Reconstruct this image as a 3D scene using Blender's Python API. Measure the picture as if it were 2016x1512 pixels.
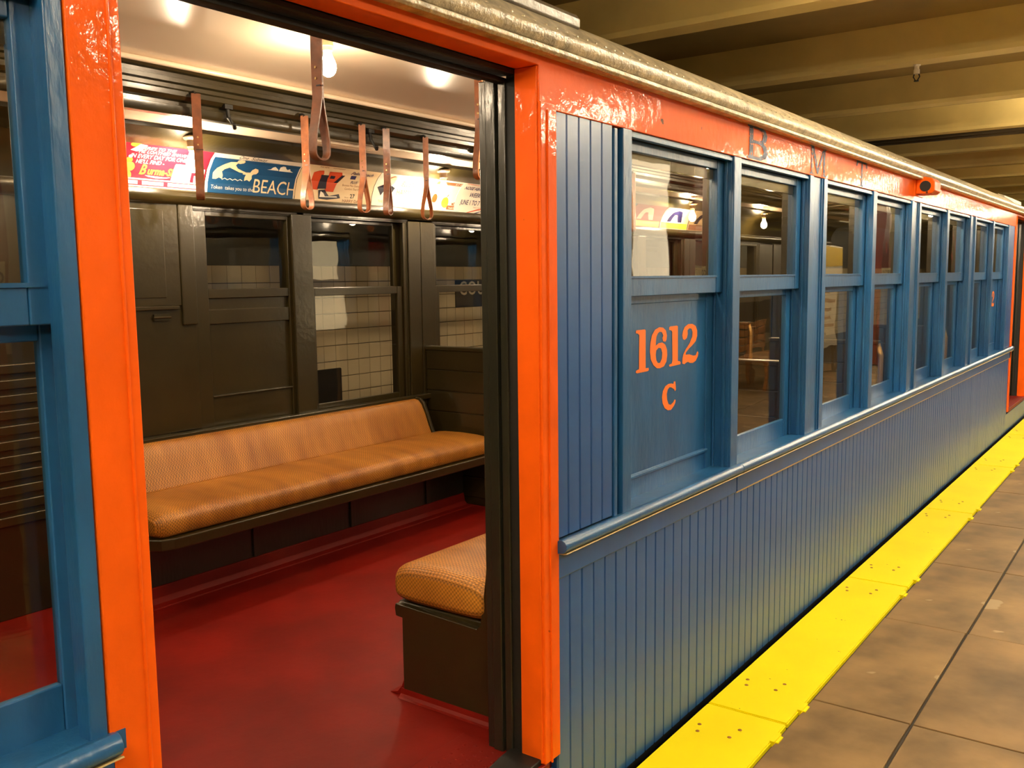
import bpy, bmesh, math, random
from mathutils import Matrix, Vector
random.seed(7)
PI = math.pi
scene = bpy.context.scene
COL = scene.collection
for o in list(bpy.data.objects):
    bpy.data.objects.remove(o)

# ------------------------------------------------------------------ camera
# x runs along the car, y into the car (outer side face is y = 0), z up, platform surface z = 0
yaw, pit, rol = math.radians(53.993), math.radians(-6.509), math.radians(-0.699)
fw = Vector((math.sin(yaw)*math.cos(pit), math.cos(yaw)*math.cos(pit), math.sin(pit)))
rt = Vector((math.cos(yaw), -math.sin(yaw), 0)); up = rt.cross(fw)
r2 = math.cos(rol)*rt + math.sin(rol)*up; u2 = -math.sin(rol)*rt + math.cos(rol)*up
cd = bpy.data.cameras.new('camera'); cam = bpy.data.objects.new('camera', cd); COL.objects.link(cam)
M = Matrix((r2, u2, -fw)).transposed().to_4x4(); M.translation = (0, -1.4, 1.6)
cam.matrix_world = M
cd.sensor_width = 36; cd.lens = 1824.89/2016*36; cd.clip_start = .05
scene.camera = cam

# ------------------------------------------------------------------ world and exposure
w = bpy.data.worlds.new('world'); scene.world = w; w.use_nodes = True
w.node_tree.nodes['Background'].inputs[0].default_value = (.9, .6, .3, 1)
w.node_tree.nodes['Background'].inputs[1].default_value = .02
scene.view_settings.view_transform = 'Standard'; scene.view_settings.look = 'None'
scene.view_settings.gamma = 1; scene.view_settings.use_curve_mapping = False
scene.view_settings.exposure = 1.25
LAMP_WARM = (1, .86, .62)
TUBE_POWER = 88.0      # emission of the station's fluorescent tubes
BULB_POWER = 165.0     # emission of the car's bare bulbs

# ------------------------------------------------------------------ materials
def newmat(name):
    m = bpy.data.materials.new(name); m.use_nodes = True
    return m, m.node_tree.nodes, m.node_tree.links, m.node_tree.nodes['Principled BSDF']

def paint(name, col, rough=.4, coat=0, bump=0, bscale=60, var=0, vscale=6, stretch=(1, 1, 1), chips=None, spec=.5, col2=None, coatrough=.1):
    m, N, L, B = newmat(name)
    B.inputs['Base Color'].default_value = (*col, 1); B.inputs['Roughness'].default_value = rough
    B.inputs['Specular IOR Level'].default_value = spec
    B.inputs['Coat Weight'].default_value = coat; B.inputs['Coat Roughness'].default_value = coatrough
    tc = N.new('ShaderNodeTexCoord'); mp = N.new('ShaderNodeMapping'); mp.inputs['Scale'].default_value = stretch
    L.new(tc.outputs['Object'], mp.inputs[0])
    src = None
    if var or col2:
        n = N.new('ShaderNodeTexNoise'); n.inputs['Scale'].default_value = vscale; n.inputs['Detail'].default_value = 5
        L.new(mp.outputs[0], n.inputs['Vector'])
        r = N.new('ShaderNodeValToRGB'); L.new(n.outputs[0], r.inputs[0])
        c2 = col2 or tuple(c*(1-var) for c in col)
        r.color_ramp.elements[0].position = .32; r.color_ramp.elements[0].color = (*c2, 1)
        r.color_ramp.elements[1].position = .68; r.color_ramp.elements[1].color = (*(tuple(min(1, c*(1+var*.4)) for c in col)), 1)
        src = r.outputs[0]
    if chips:
        n2 = N.new('ShaderNodeTexNoise'); n2.inputs['Scale'].default_value = chips[1]; n2.inputs['Detail'].default_value = 3
        L.new(tc.outputs['Object'], n2.inputs['Vector'])
        r2_ = N.new('ShaderNodeValToRGB'); L.new(n2.outputs[0], r2_.inputs[0])
        r2_.color_ramp.elements[0].position = chips[2]; r2_.color_ramp.elements[1].position = chips[2]+.015
        mx = N.new('ShaderNodeMix'); mx.data_type = 'RGBA'
        L.new(r2_.outputs[0], mx.inputs['Factor'])
        if src: L.new(src, mx.inputs['A'])
        else: mx.inputs['A'].default_value = (*col, 1)
        mx.inputs['B'].default_value = (*chips[0], 1); src = mx.outputs['Result']
    if src: L.new(src, B.inputs['Base Color'])
    if bump:
        n3 = N.new('ShaderNodeTexNoise'); n3.inputs['Scale'].default_value = bscale; n3.inputs['Detail'].default_value = 4
        L.new(mp.outputs[0], n3.inputs['Vector'])
        b = N.new('ShaderNodeBump'); b.inputs['Strength'].default_value = bump; b.inputs['Distance'].default_value = .01
        L.new(n3.outputs[0], b.inputs['Height']); L.new(b.outputs[0], B.inputs['Normal'])
        if coat: L.new(b.outputs[0], B.inputs['Coat Normal'])
    return m

def emit(name, col, s):
    m, N, L, B = newmat(name)
    B.inputs['Base Color'].default_value = (*col, 1)
    B.inputs['Emission Color'].default_value = (*col, 1); B.inputs['Emission Strength'].default_value = s
    return m

def glass(name, tint=(.97, .96, .92), ior=1.5, rough=.0):
    m, N, L, B = newmat(name)
    N.remove(B)
    t = N.new('ShaderNodeBsdfTransparent'); t.inputs[0].default_value = (*tint, 1)
    g = N.new('ShaderNodeBsdfGlossy'); g.inputs['Roughness'].default_value = rough
    lw = N.new('ShaderNodeLayerWeight'); lw.inputs['Blend'].default_value = .5     # Schlick reflectance of one glass face
    pw = N.new('ShaderNodeMath'); pw.operation = 'POWER'; pw.inputs[1].default_value = 5; L.new(lw.outputs['Facing'], pw.inputs[0])
    f = N.new('ShaderNodeMapRange'); f.inputs['To Min'].default_value = .043; f.inputs['To Max'].default_value = 1; L.new(pw.outputs[0], f.inputs['Value'])
    n3 = N.new('ShaderNodeTexNoise'); n3.inputs['Scale'].default_value = 3
    tc = N.new('ShaderNodeTexCoord'); L.new(tc.outputs['Object'], n3.inputs['Vector'])
    b = N.new('ShaderNodeBump'); b.inputs['Strength'].default_value = .06; b.inputs['Distance'].default_value = .02
    L.new(n3.outputs[0], b.inputs['Height']); L.new(b.outputs[0], g.inputs['Normal'])
    mx = N.new('ShaderNodeMixShader'); L.new(f.outputs[0], mx.inputs[0]); L.new(t.outputs[0], mx.inputs[1]); L.new(g.outputs[0], mx.inputs[2])
    L.new(mx.outputs[0], N['Material Output'].inputs[0])
    return m

def rattan(name, c1, c2):
    m, N, L, B = newmat(name)
    tc = N.new('ShaderNodeTexCoord')
    def wave(dirn, scale):
        wv = N.new('ShaderNodeTexWave'); wv.bands_direction = dirn; wv.inputs['Scale'].default_value = scale
        wv.inputs['Distortion'].default_value = .3; wv.inputs['Detail'].default_value = 1
        L.new(tc.outputs['Object'], wv.inputs['Vector']); return wv
    a = wave('X', 40); b = N.new('ShaderNodeTexChecker'); b.inputs['Scale'].default_value = 140; L.new(tc.outputs['Object'], b.inputs['Vector'])
    mul = N.new('ShaderNodeMath'); mul.operation = 'MULTIPLY_ADD'; L.new(a.outputs['Fac'], mul.inputs[0]); mul.inputs[1].default_value = .45
    hf = N.new('ShaderNodeMath'); hf.operation = 'MULTIPLY'; hf.inputs[1].default_value = .55; L.new(b.outputs['Fac'], hf.inputs[0]); L.new(hf.outputs[0], mul.inputs[2])
    n = N.new('ShaderNodeTexNoise'); n.inputs['Scale'].default_value = 1; n.inputs['Detail'].default_value = 4
    mp = N.new('ShaderNodeMapping'); mp.inputs['Scale'].default_value = (9, 2.5, 2.5); L.new(tc.outputs['Object'], mp.inputs[0]); L.new(mp.outputs[0], n.inputs['Vector'])
    r = N.new('ShaderNodeValToRGB'); L.new(n.outputs[0], r.inputs[0])
    r.color_ramp.elements[0].position = .3; r.color_ramp.elements[0].color = (*c1, 1)
    r.color_ramp.elements[1].position = .7; r.color_ramp.elements[1].color = (*c2, 1)
    mx = N.new('ShaderNodeMix'); mx.data_type = 'RGBA'; mx.blend_type = 'MULTIPLY'
    mr = N.new('ShaderNodeMapRange'); mr.inputs['To Min'].default_value = 1.2; mr.inputs['To Max'].default_value = .35
    L.new(mul.outputs[0], mr.inputs['Value'])
    L.new(r.outputs[0], mx.inputs['A']); L.new(mr.outputs[0], mx.inputs['B']); mx.inputs['Factor'].default_value = 1
    L.new(mx.outputs['Result'], B.inputs['Base Color']); B.inputs['Roughness'].default_value = .38
    bp = N.new('ShaderNodeBump'); bp.inputs['Strength'].default_value = .5; bp.inputs['Distance'].default_value = .004; bp.invert = True
    L.new(mul.outputs[0], bp.inputs['Height']); L.new(bp.outputs[0], B.inputs['Normal'])
    return m

MT = {}
MT['blue'] = paint('blue_enamel', (.013, .098, .262), .36, .3, .16, 45, .25, 9, (1, 1, .35), coatrough=.22)
MT['blue_side'] = paint('blue_siding_enamel', (.013, .088, .30), .42, .32, .04, 30, .18, 5, (1, 1, .3), coatrough=.22)
MT['blue_letter'] = paint('faded_blue_lettering', (.085, .10, .16), .6, .08, .1, 60, .4, 14, chips=((.75, .2, .05), 70, .62), spec=.15)
MT['orange'] = paint('orange_enamel', (.93, .125, .004), .5, .30, .16, 30, .10, 8, (1, 1, .8), coatrough=.07, spec=.12, chips=((.12, .03, .01), 14, .735))
MT['orange_num'] = paint('orange_number_paint', (.95, .20, .02), .5)
MT['olive'] = paint('olive_interior_enamel', (.028, .021, .0062), .28, .3, .06, 40, .15, 7)
MT['dark_olive'] = paint('dark_green_jamb_enamel', (.020, .020, .012), .3, .3, .15, 60, .2, 9, (1, 1, .2))
MT['black'] = paint('black_metal', (.006, .006, .005), .6, 0, .1, 60)  # one even near-black for door slots, underframe and small fittings
MT['cream'] = paint('cream_ceiling_enamel', (.88, .72, .54), .28, .5, .02, 90)
MT['roof'] = paint('weathered_roof_paint', (.66, .56, .38), .30, .3, .45, 90, .45, 22)
MT['roofbox'] = paint('grey_brown_box_paint', (.13, .10, .068), .45, .1, .2, 60, .2, 12)
MT['red_floor'] = paint('red_floor_paint', (.18, .005, .0012), .5, 0, .06, 35, .3, 3, spec=.25)
MT['rattan'] = rattan('woven_rattan', (.34, .115, .010), (.58, .24, .028))
MT['leather'] = paint('brown_leather', (.20, .062, .022), .42, .1, .1, 80, .4, 30)
MT['leather2'] = paint('tan_leather', (.34, .11, .035), .42, .1, .1, 80, .35, 30)
MT['steel'] = paint('worn_steel', (.25, .22, .17), .35, 0, .05, 80)
MT['steel'].node_tree.nodes['Principled BSDF'].inputs['Metallic'].default_value = .8
MT['brass'] = paint('dull_brass', (.45, .30, .12), .35, 0, .05, 80)
MT['brass'].node_tree.nodes['Principled BSDF'].inputs['Metallic'].default_value = .8
MT['porcelain'] = paint('tan_porcelain', (.30, .20, .11), .35)
MT['bulb'] = emit('lit_bulb', (1, .78, .52), BULB_POWER)
MT['tube'] = emit('lit_fluorescent_tube', LAMP_WARM, TUBE_POWER)
MT['glass'] = glass('window_glass')
MT['dirty_glass'] = glass('station_facing_glass', (.93, .90, .82), 1.5)
MT['yellow'] = paint('yellow_warning_paint', (1.0, .82, .0), .55, 0, .05, 30, .05, 3, spec=.2, chips=((.32, .13, .01), 26, .725))
MT['tile'] = paint('worn_concrete_tile', (.27, .165, .065), .58, 0, .08, 25, .55, 2.6, chips=((.36, .26, .14), 3.1, .62), spec=.3)
MT['tile2'] = paint('stained_concrete_tile', (.245, .148, .058), .58, 0, .08, 25, .6, 2.0, chips=((.36, .26, .14), 2.6, .64), spec=.3)
MT['grout'] = paint('dark_joint', (.03, .022, .014), .8)
MT['pit'] = paint('dark_track_bed', (.008, .007, .006), .9)  # even near-black colour of the track beds and the wall box
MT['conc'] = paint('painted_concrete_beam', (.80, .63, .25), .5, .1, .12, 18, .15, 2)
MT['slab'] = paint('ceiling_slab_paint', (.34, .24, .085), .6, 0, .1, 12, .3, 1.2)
MT['walltile'] = paint('glazed_wall_tile', (.66, .56, .40), .18, .3, .02, 30, .12, 3)
MT['wallband'] = paint('dark_blue_wall_band', (.012, .018, .022), .4)
MT['walljoint'] = paint('wall_tile_joint', (.10, .08, .05), .8)
MT['white'] = paint('off_white_print', (.80, .74, .62), .35)
MT['card_white'] = paint('white_card', (.82, .74, .62), .3)
MT['card_cream'] = paint('cream_card', (.80, .62, .38), .3)
MT['card_crimson'] = paint('crimson_card_print', (.42, .018, .04), .3)
MT['card_blue'] = paint('blue_card_print', (.012, .075, .19), .3)
MT['ink'] = paint('dark_ink', (.012, .010, .022), .4)
MT['ink_blue'] = paint('navy_ink', (.02, .02, .10), .4)
MT['ink_red'] = paint('red_ink', (.62, .07, .015), .4)
MT['ink_brown'] = paint('brown_ink', (.30, .12, .05), .4)
MT['ink_yellow'] = paint('yellow_ink', (.85, .55, .04), .4)
MT['ink_green'] = paint('lime_ink', (.60, .68, .05), .4)
MT['column_red'] = paint('dark_red_column_paint', (.20, .012, .010), .35, .2, .1, 30)
MT['sign_paper'] = paint('cream_sign_plate', (.72, .62, .38), .4)
MT['wood'] = paint('varnished_wood', (.42, .16, .04), .35, .2, .05, 20, .35, 4, (1, 1, 6))
MT['pinstripe'] = paint('aged_gold_line', (.42, .30, .12), .5)

# ------------------------------------------------------------------ mesh helpers
class G:
    """collects shapes in world space, build() links them as one mesh object"""
    def __init__(s): s.v = []; s.f = []; s.smooth = False
    def add(s, vs, fs):
        b = len(s.v); s.v += [tuple(v) for v in vs]; s.f += [tuple(b+i for i in f) for f in fs]; return s
    def box(s, x0, x1, y0, y1, z0, z1):
        return s.add([(x0, y0, z0), (x1, y0, z0), (x1, y1, z0), (x0, y1, z0), (x0, y0, z1), (x1, y0, z1), (x1, y1, z1), (x0, y1, z1)],
                     [(0, 3, 2, 1), (4, 5, 6, 7), (0, 1, 5, 4), (1, 2, 6, 5), (2, 3, 7, 6), (3, 0, 4, 7)])
    def prism(s, pts, a0, a1, axis='x'):
        n = len(pts)
        def P(a, p): return (a, p[0], p[1]) if axis == 'x' else ((p[0], a, p[1]) if axis == 'y' else (p[0], p[1], a))
        vs = [P(a0, p) for p in pts]+[P(a1, p) for p in pts]
        fs = [tuple(range(n)), tuple(range(2*n-1, n-1, -1))]+[(i, i+n, (i+1) % n+n, (i+1) % n) for i in range(n)]
        return s.add(vs, fs)
    def tube(s, path, r, n=8, cap=True):
        path = [Vector(p) for p in path]; rings = []
        for i, p in enumerate(path):
            t = (path[min(i+1, len(path)-1)]-path[max(i-1, 0)]).normalized()
            ref = Vector((0, 0, 1)) if abs(t.z) < .9 else Vector((1, 0, 0))
            a = t.cross(ref).normalized(); b = t.cross(a)
            rr = r[i] if isinstance(r, (list, tuple)) else r
            rings.append([p+rr*(math.cos(2*PI*k/n)*a+math.sin(2*PI*k/n)*b) for k in range(n)])
        vs = [v for R in rings for v in R]
        fs = [(i*n+k, i*n+(k+1) % n, (i+1)*n+(k+1) % n, (i+1)*n+k) for i in range(len(rings)-1) for k in range(n)]
        if cap: fs += [tuple(range(n))[::-1], tuple(range((len(rings)-1)*n, len(rings)*n))]
        return s.add(vs, fs)
    def lathe(s, prof, c, n=16):
        """prof = [(r, z)], axis vertical through c"""
        vs = [(c[0]+r*math.cos(2*PI*k/n), c[1]+r*math.sin(2*PI*k/n), c[2]+z) for r, z in prof for k in range(n)]
        fs = [(i*n+k, i*n+(k+1) % n, (i+1)*n+(k+1) % n, (i+1)*n+k) for i in range(len(prof)-1) for k in range(n)]
        return s.add(vs, fs)
    def mesh(s, name):
        me = bpy.data.meshes.new(name); me.from_pydata(s.v, [], s.f); me.validate()
        bm = bmesh.new(); bm.from_mesh(me); bmesh.ops.recalc_face_normals(bm, faces=bm.faces); bm.to_mesh(me); bm.free()
        if s.smooth:
            me.shade_smooth()
        return me
    def build(s, name, mat, parent=None, bevel=0, seg=2, smooth=False, auto=None):
        s.smooth = smooth
        o = bpy.data.objects.new(name, s.mesh(name)); COL.objects.link(o)
        o.data.materials.append(MT[mat] if isinstance(mat, str) else mat)
        if bevel:
            b = o.modifiers.new('bevel', 'BEVEL'); b.width = bevel; b.segments = seg; b.limit_method = 'ANGLE'; b.angle_limit = math.radians(40)
            b.harden_normals = True
        if auto is not None:
            o.data.shade_smooth()
            try: o.data.set_sharp_from_angle(angle=math.radians(auto))
            except Exception: pass
        if parent: attach(o, parent)
        return o

def attach(o, parent):
    o.parent = parent
    o.matrix_parent_inverse = Matrix.Translation(-parent.location)

def tag(o, label, cat, group=None, kind=None):
    o['label'] = label
    if cat: o['category'] = cat
    if group: o['group'] = group
    if kind: o['kind'] = kind
    return o
def struct(o, label=None, cat=None):
    o['kind'] = 'structure'
    if label: o['label'] = label
    if cat: o['category'] = cat
    return o
def thing(name, loc, label, cat, group=None):
    o = bpy.data.objects.new(name, None); COL.objects.link(o); o.location = loc; o.empty_display_size = .1
    return tag(o, label, cat, group)
def dup(o, dx, parent=None):
    """copy of a mesh object (shared mesh) shifted by a world vector"""
    c = o.copy(); COL.objects.link(c); c.location = o.location+Vector(dx)
    if parent: c.parent = parent; c.matrix_parent_inverse = o.matrix_parent_inverse
    return c

def flat_loops(loops):
    """2D loops -> filled triangles"""
    cu = bpy.data.curves.new('shape', 'CURVE'); cu.dimensions = '2D'; cu.fill_mode = 'BOTH'
    for lp in loops:
        sp = cu.splines.new('POLY'); sp.points.add(len(lp)-1); sp.use_cyclic_u = True
        for p, q in zip(sp.points, lp): p.co = (q[0], q[1], 0, 1)
    return _curve_tris(cu)
def flat_text(txt, size=1, shear=0, bold=0, spacing=1.0, width=1.0, align='LEFT'):
    cu = bpy.data.curves.new('text', 'FONT'); cu.body = txt; cu.size = size; cu.shear = shear; cu.offset = bold*size
    cu.space_character = spacing; cu.align_x = align; cu.resolution_u = 3; cu.dimensions = '2D'; cu.fill_mode = 'BOTH'
    v, f = _curve_tris(cu)
    return [(a*width, b) for a, b in v], f
def _curve_tris(cu):
    ob = bpy.data.objects.new('tmp', cu); COL.objects.link(ob)
    dg = bpy.context.evaluated_depsgraph_get(); ev = ob.evaluated_get(dg)
    me = ev.to_mesh(); v = [(p.co.x, p.co.y) for p in me.vertices]; f = [tuple(p.vertices) for p in me.polygons]
    ev.to_mesh_clear(); bpy.data.objects.remove(ob); bpy.data.curves.remove(cu)
    return v, f
def cut_rows(v, f, step):
    bm = bmesh.new(); vs = [bm.verts.new((a, b, 0)) for a, b in v]
    for q in f:
        try: bm.faces.new([vs[i] for i in q])
        except ValueError: pass
    if not v: return v, f
    lo, hi = min(b for a, b in v), max(b for a, b in v)
    k = math.floor(lo/step)+1
    while k*step < hi:
        bmesh.ops.bisect_plane(bm, geom=bm.verts[:]+bm.edges[:]+bm.faces[:], plane_co=(0, k*step, 0), plane_no=(0, 1, 0)); k += 1
    bm.verts.index_update()
    r = [(p.co.x, p.co.y) for p in bm.verts], [tuple(x.index for x in q.verts) for q in bm.faces]
    bm.free(); return r
def print_on(name, vf, fn, mat, parent, label=None, step=None):
    v, f = vf
    if step: v, f = cut_rows(v, f, step)
    me = bpy.data.meshes.new(name); me.from_pydata([fn(a, b) for a, b in v], [], f)
    o = bpy.data.objects.new(name, me); COL.objects.link(o); me.materials.append(MT[mat]); attach(o, parent)
    if label: o['label'] = label
    return o
def merge_vf(lst):
    V, F = [], []
    for v, f in lst:
        b = len(V); V += v; F += [tuple(b+i for i in q) for q in f]
    return V, F
def shift(vf, dx, dy, sx=1, sy=1): return [(a*sx+dx, b*sy+dy) for a, b in vf[0]], vf[1]
def rect(x0, x1, y0, y1): return [(x0, y0), (x1, y0), (x1, y1), (x0, y1)], [(0, 1, 2, 3)]
def ell(cx, cy, rx, ry, n=18): return [(cx+rx*math.cos(2*PI*k/n), cy+ry*math.sin(2*PI*k/n)) for k in range(n)]

# ================================================================== THE STATION
platform = G().box(-6, 34, -6.6, -.035, -.35, -.012).build('floor', 'grout')
struct(platform, 'concrete platform floor beside the train')
# floor tiles, each its own slab with a recessed joint
tm = []
for wdt, mt in ((.353, 'tile'), (1.028, 'tile'), (1.028, 'tile2')):
    g = G().box(0, 1.022, 0, wdt-.008, -.012, 0)
    me = g.mesh('platform_tile'); me.materials.append(MT[mt])
    bm = bmesh.new(); bm.from_mesh(me); bmesh.ops.bevel(bm, geom=bm.edges[:], offset=.002, segments=1, affect='EDGES'); bm.to_mesh(me); bm.free()
    tm.append(me)
for i in range(-3, 16):
    x = .29+1.03*i
    rows = [(-.686, tm[0])]+[(-.686-1.03*(j+1), tm[1+(i+j) % 2]) for j in range(5)]
    for j, (y, me) in enumerate(rows):
        o = bpy.data.objects.new('platform_tile', me); COL.objects.link(o); o.location = (x+random.uniform(-.002, .002), y+random.uniform(-.002, .002), random.uniform(-.0015, .0015))
        attach(o, platform)
# yellow warning strip: separate bolted panels
sp = G().box(0, 1.772, -.33, -.028, -.03, .006)
smesh = sp.mesh('warning_panel'); smesh.materials.append(MT['yellow'])
bm = bmesh.new(); bm.from_mesh(smesh); bmesh.ops.bevel(bm, geom=bm.edges[:], offset=.004, segments=2, affect='EDGES'); bm.to_mesh(smesh); bm.free()
rb = G()
for px in (.22, 1.55):
    for dx, y in ((0, -.09), (.05, -.075), (.02, -.2), (.09, -.21)):
        rb.lathe([(0, .0085), (.006, .008), (.008, .006), (.008, .003)], (px+dx, y, 0), 8)
rbm = rb.mesh('bolt_heads'); rbm.materials.append(paint('rusty_bolt', (.36, .13, .01), .6))
cl = G().box(0, .07, -.342, -.325, -.01, .010).box(.01, .06, -.352, -.338, -.012, .005)
clm = cl.mesh('edge_clip'); clm.materials.append(MT['yellow'])
for i in range(-3, 12):
    x = 3.12+1.78*i
    o = bpy.data.objects.new('warning_panel', smesh); COL.objects.link(o); o.location = (x, 0, 0); attach(o, platform); o['label'] = 'yellow painted edge strip panel'
    for nm, me, dx in (('bolt_heads', rbm, 0), ('edge_clip', clm, .12), ('edge_clip', clm, 1.62)):
        b = bpy.data.objects.new(nm, me); COL.objects.link(b); b.location = (x+dx, 0, 0); b.parent = o; b.matrix_parent_inverse = Matrix.Translation((-x, 0, 0))
        if nm == 'bolt_heads': b['kind'] = 'stuff'
pit = G().box(-6, 34, -.2, 3.75, -1.35, -1.25).box(-6, 34, -.22, -.12, -1.3, -.36).build('track_bed', 'pit')
struct(pit, 'dark track bed below the train')
# far station wall, tiled
wall = G().box(-6, 34, 3.606, 3.8, -1.3, 3.25).build('wall_far', 'walljoint'); struct(wall, 'tiled station wall behind the train')
band = G().box(-6, 34, 3.585, 3.606, 1.705, 2.5).build('frieze_band', 'wallband', wall); band['label'] = 'dark blue frieze band above the wall tiles'
T = .115
def tile_mesh():
    g = G().box(.0015, T-.0015, 3.594, 3.606, .0025, T-.0025)
    me = g.mesh('wall_tile'); me.materials.append(MT['walltile'])
    bm = bmesh.new(); bm.from_mesh(me); bmesh.ops.bevel(bm, geom=bm.edges[:], offset=.002, segments=1, affect='EDGES'); bm.to_mesh(me); bm.free(); return me
tme = tile_mesh()
zt0 = 1.705-T
SIGN = (6.08, 6.75)
rest = G()
for i in range(-45, 160):
    for j in range(-6, 10):
        x, z = 4.58+T*i, zt0-T*j
        if j >= 1 and j <= 2 and x > SIGN[0]-.06 and x < SIGN[1]: continue
        if 0 <= i < 24 and 0 <= j < 9 :
            o = bpy.data.objects.new('wall_tile', tme); COL.objects.link(o); o.location = (x, random.uniform(-.0012, .0012), z); attach(o, wall)
        elif j >= 0:
            rest.box(x+.0015, x+T-.0015, 3.594, 3.606, z+.0025, z+T-.0025)
r_ = rest.build('wall_tiles_beyond', 'walltile', wall); r_['kind'] = 'stuff'; r_['label'] = 'more pale square wall tiles'
sg = G().box(SIGN[0], SIGN[1], 3.590, 3.606, zt0-2*T+.003, zt0-.003).build('station_name_panel', 'ink', wall); sg['label'] = 'black name panel reading COURT in white'
print_on('station_name_lettering', flat_text('COURT', .155, 0, .012, 1.08, .98), lambda a, b: (SIGN[0]+.04+a, 3.588, zt0-.124+b*1.05), 'white', sg)

nc = G().box(4.34, 4.73, 3.575, 3.606, .55, .965).build('equipment_box', 'pit', wall, .006); nc['label'] = 'dark box low on the tiled wall'
# ceiling slab and beams
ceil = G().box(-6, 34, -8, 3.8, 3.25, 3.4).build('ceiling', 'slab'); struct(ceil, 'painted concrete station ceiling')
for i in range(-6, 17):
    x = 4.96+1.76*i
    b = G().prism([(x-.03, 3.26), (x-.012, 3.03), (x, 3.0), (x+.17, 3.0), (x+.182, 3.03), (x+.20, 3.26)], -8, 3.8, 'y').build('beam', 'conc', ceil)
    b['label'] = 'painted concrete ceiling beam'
for x, y in ((11.3, 3.0), (11.55, 2.98)):
    G().tube([(x, -8, 3.12), (x, 3.8, 3.12)], .035, 10).build('pipe', 'steel', ceil, smooth=True)
wb = G().box(-6, 34, -8.2, -8, -1.3, 3.5).build('wall_back', 'walltile'); struct(wb, 'tiled wall across the platform')
G().box(-6, 34, -8, -7.98, .0, .9).build('dado_band', 'wallband', wb)
struct(G().box(34, 34.2, -8.2, 3.8, -1.3, 3.5).build('wall_right', 'slab'), 'end wall far down the platform')
struct(G().box(-6.2, -6, -8.2, 3.8, -1.3, 3.5).build('wall_left', 'slab'), 'end wall of the platform')
struct(G().box(-6, 34, -8, -6.6, -1.35, -1.25).build('track_bed', 'pit'), 'dark track bed across the platform')

# sprinkler head under the slab
SX, SY, SZ = 6.85, .165, 3.0
sk = thing('sprinkler_head', (SX, SY, SZ), 'small white ceiling sprinkler head hanging under a beam', 'sprinkler')
G().lathe([(0, 0), (.024, 0), (.024, -.008), (.016, -.012), (.016, -.03), (.020, -.034), (.020, -.062), (0, -.062)], (SX, SY, SZ), 12).build('fitting', 'white', sk, auto=40)
for q in (-1, 1): G().tube([(SX, SY+.014*q, SZ-.06), (SX, SY+.020*q, SZ-.08), (SX, SY+.006*q, SZ-.105)], .0045, 6).build('frame_arm', 'black', sk)
G().lathe([(0, 0), (.016, 0), (.016, -.006), (0, -.006)], (SX, SY, SZ-.104), 10).build('deflector', 'black', sk)

# fluorescent fixtures: one row in the ceiling bays near the track, one along the platform middle
def fixture(x, y0, y1, z, lbl, grp):
    f = thing('ceiling_light', (x, (y0+y1)/2, z), lbl, 'light', grp)
    G().box(x-.045, x+.045, y0, y1, z+.03, z+.08).build('housing', 'white', f, .006)
    for yy in (y0+.2, y1-.2): G().tube([(x, yy, z+.08), (x, yy, 3.26)], .008, 6).build('hanger', 'steel', f)
    for q in (-.03, .03): G().tube([(x+q, y0+.03, z), (x+q, y1-.03, z)], .016, 10).build('tube', 'tube', f, smooth=True)
    for yy in (y0, y1-.03): G().box(x-.045, x+.045, yy, yy+.03, z-.02, z+.03).build('lamp_holder', 'white', f, .003)
for x in (-.95, 4.33, 9.61, 14.89, 20.17, 25.45):
    fixture(x, -1.75, -.55, 3.08, 'fluorescent fixture tucked between ceiling beams above the yellow edge strip', 'fluorescent fixtures in the beam bays')
for x in (-1.0, 3.0, 6.87, 10.8, 14.8, 18.8, 23.5):
    fixture(x, -3.5, -2.4, 2.92, 'fluorescent fixture hung in a row over the platform columns', 'fluorescent fixtures over the columns')

# platform columns with name plates
def column(x, y, lbl):
    c = thing('platform_column', (x, y, 0), lbl, 'column', 'red columns along the platform')
    G().box(x-.17, x+.17, y+.13, y+.15, 0, 3.26).box(x-.17, x+.17, y-.15, y-.13, 0, 3.26).box(x-.012, x+.012, y-.13, y+.13, 0, 3.26).build('steel_section', 'column_red', c, .003)
    G().box(x-.2, x+.2, y-.18, y+.18, 0, .012).build('base_plate', 'column_red', c, .003)
    p = G().box(x-.15, x+.15, y+.15, y+.156, 1.56, 1.70).build('name_plate', 'sign_paper', c)
    p['label'] = 'cream plate reading COURT'
    print_on('name_lettering', flat_text('COURT', .088, 0, .01, 1.0, .98, 'CENTER'), lambda a, b: (x-a, y+.1575, 1.60+b), 'ink', p)
for x in (1.9, 9.45, 17.2, 25.0): column(x, -2.98, 'dark red steel platform column with a cream COURT plate')

# display boards and bench on the platform (seen as reflections in the car windows)
def board(x, y, wd, z0, z1, face, head, lbl, rot=0):
    b = thing('display_board', (x, y, 0), lbl, 'board')
    pn = G().box(x, x+wd, y-.03, y+.03, z0, z1).build('panel', face, b, .004)
    if head: G().box(x+.01, x+wd-.01, y+.03, y+.034, z1-.32, z1-.02).build('header_sheet', head, b)
    for xx in (x+.04, x+wd-.04): G().box(xx-.02, xx+.02, y-.02, y+.02, 0, z0).build('leg', 'steel', b)
    for xx in (x+.04, x+wd-.04): G().box(xx-.03, xx+.03, y-.2, y+.2, 0, .02).build('foot', 'steel', b)
    return b
MT['added_glow'] = emit('added_display_glow', (1, .86, .62), 1.7)  # glow added to the white board so its window reflection reads bright
glow_board = board(8.05, -2.99, .9, .9, 2.78, 'white', None, 'tall white display board with an added glow beside a red column')
G().box(8.09, 8.91, -2.96, -2.954, .95, 2.74).build('added_glow_face', 'added_glow', glow_board)
b2 = board(14.3, -3.1, 1.1, .45, 2.05, 'white', 'ink_yellow', 'white display board with a yellow header sheet on the platform')
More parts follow.
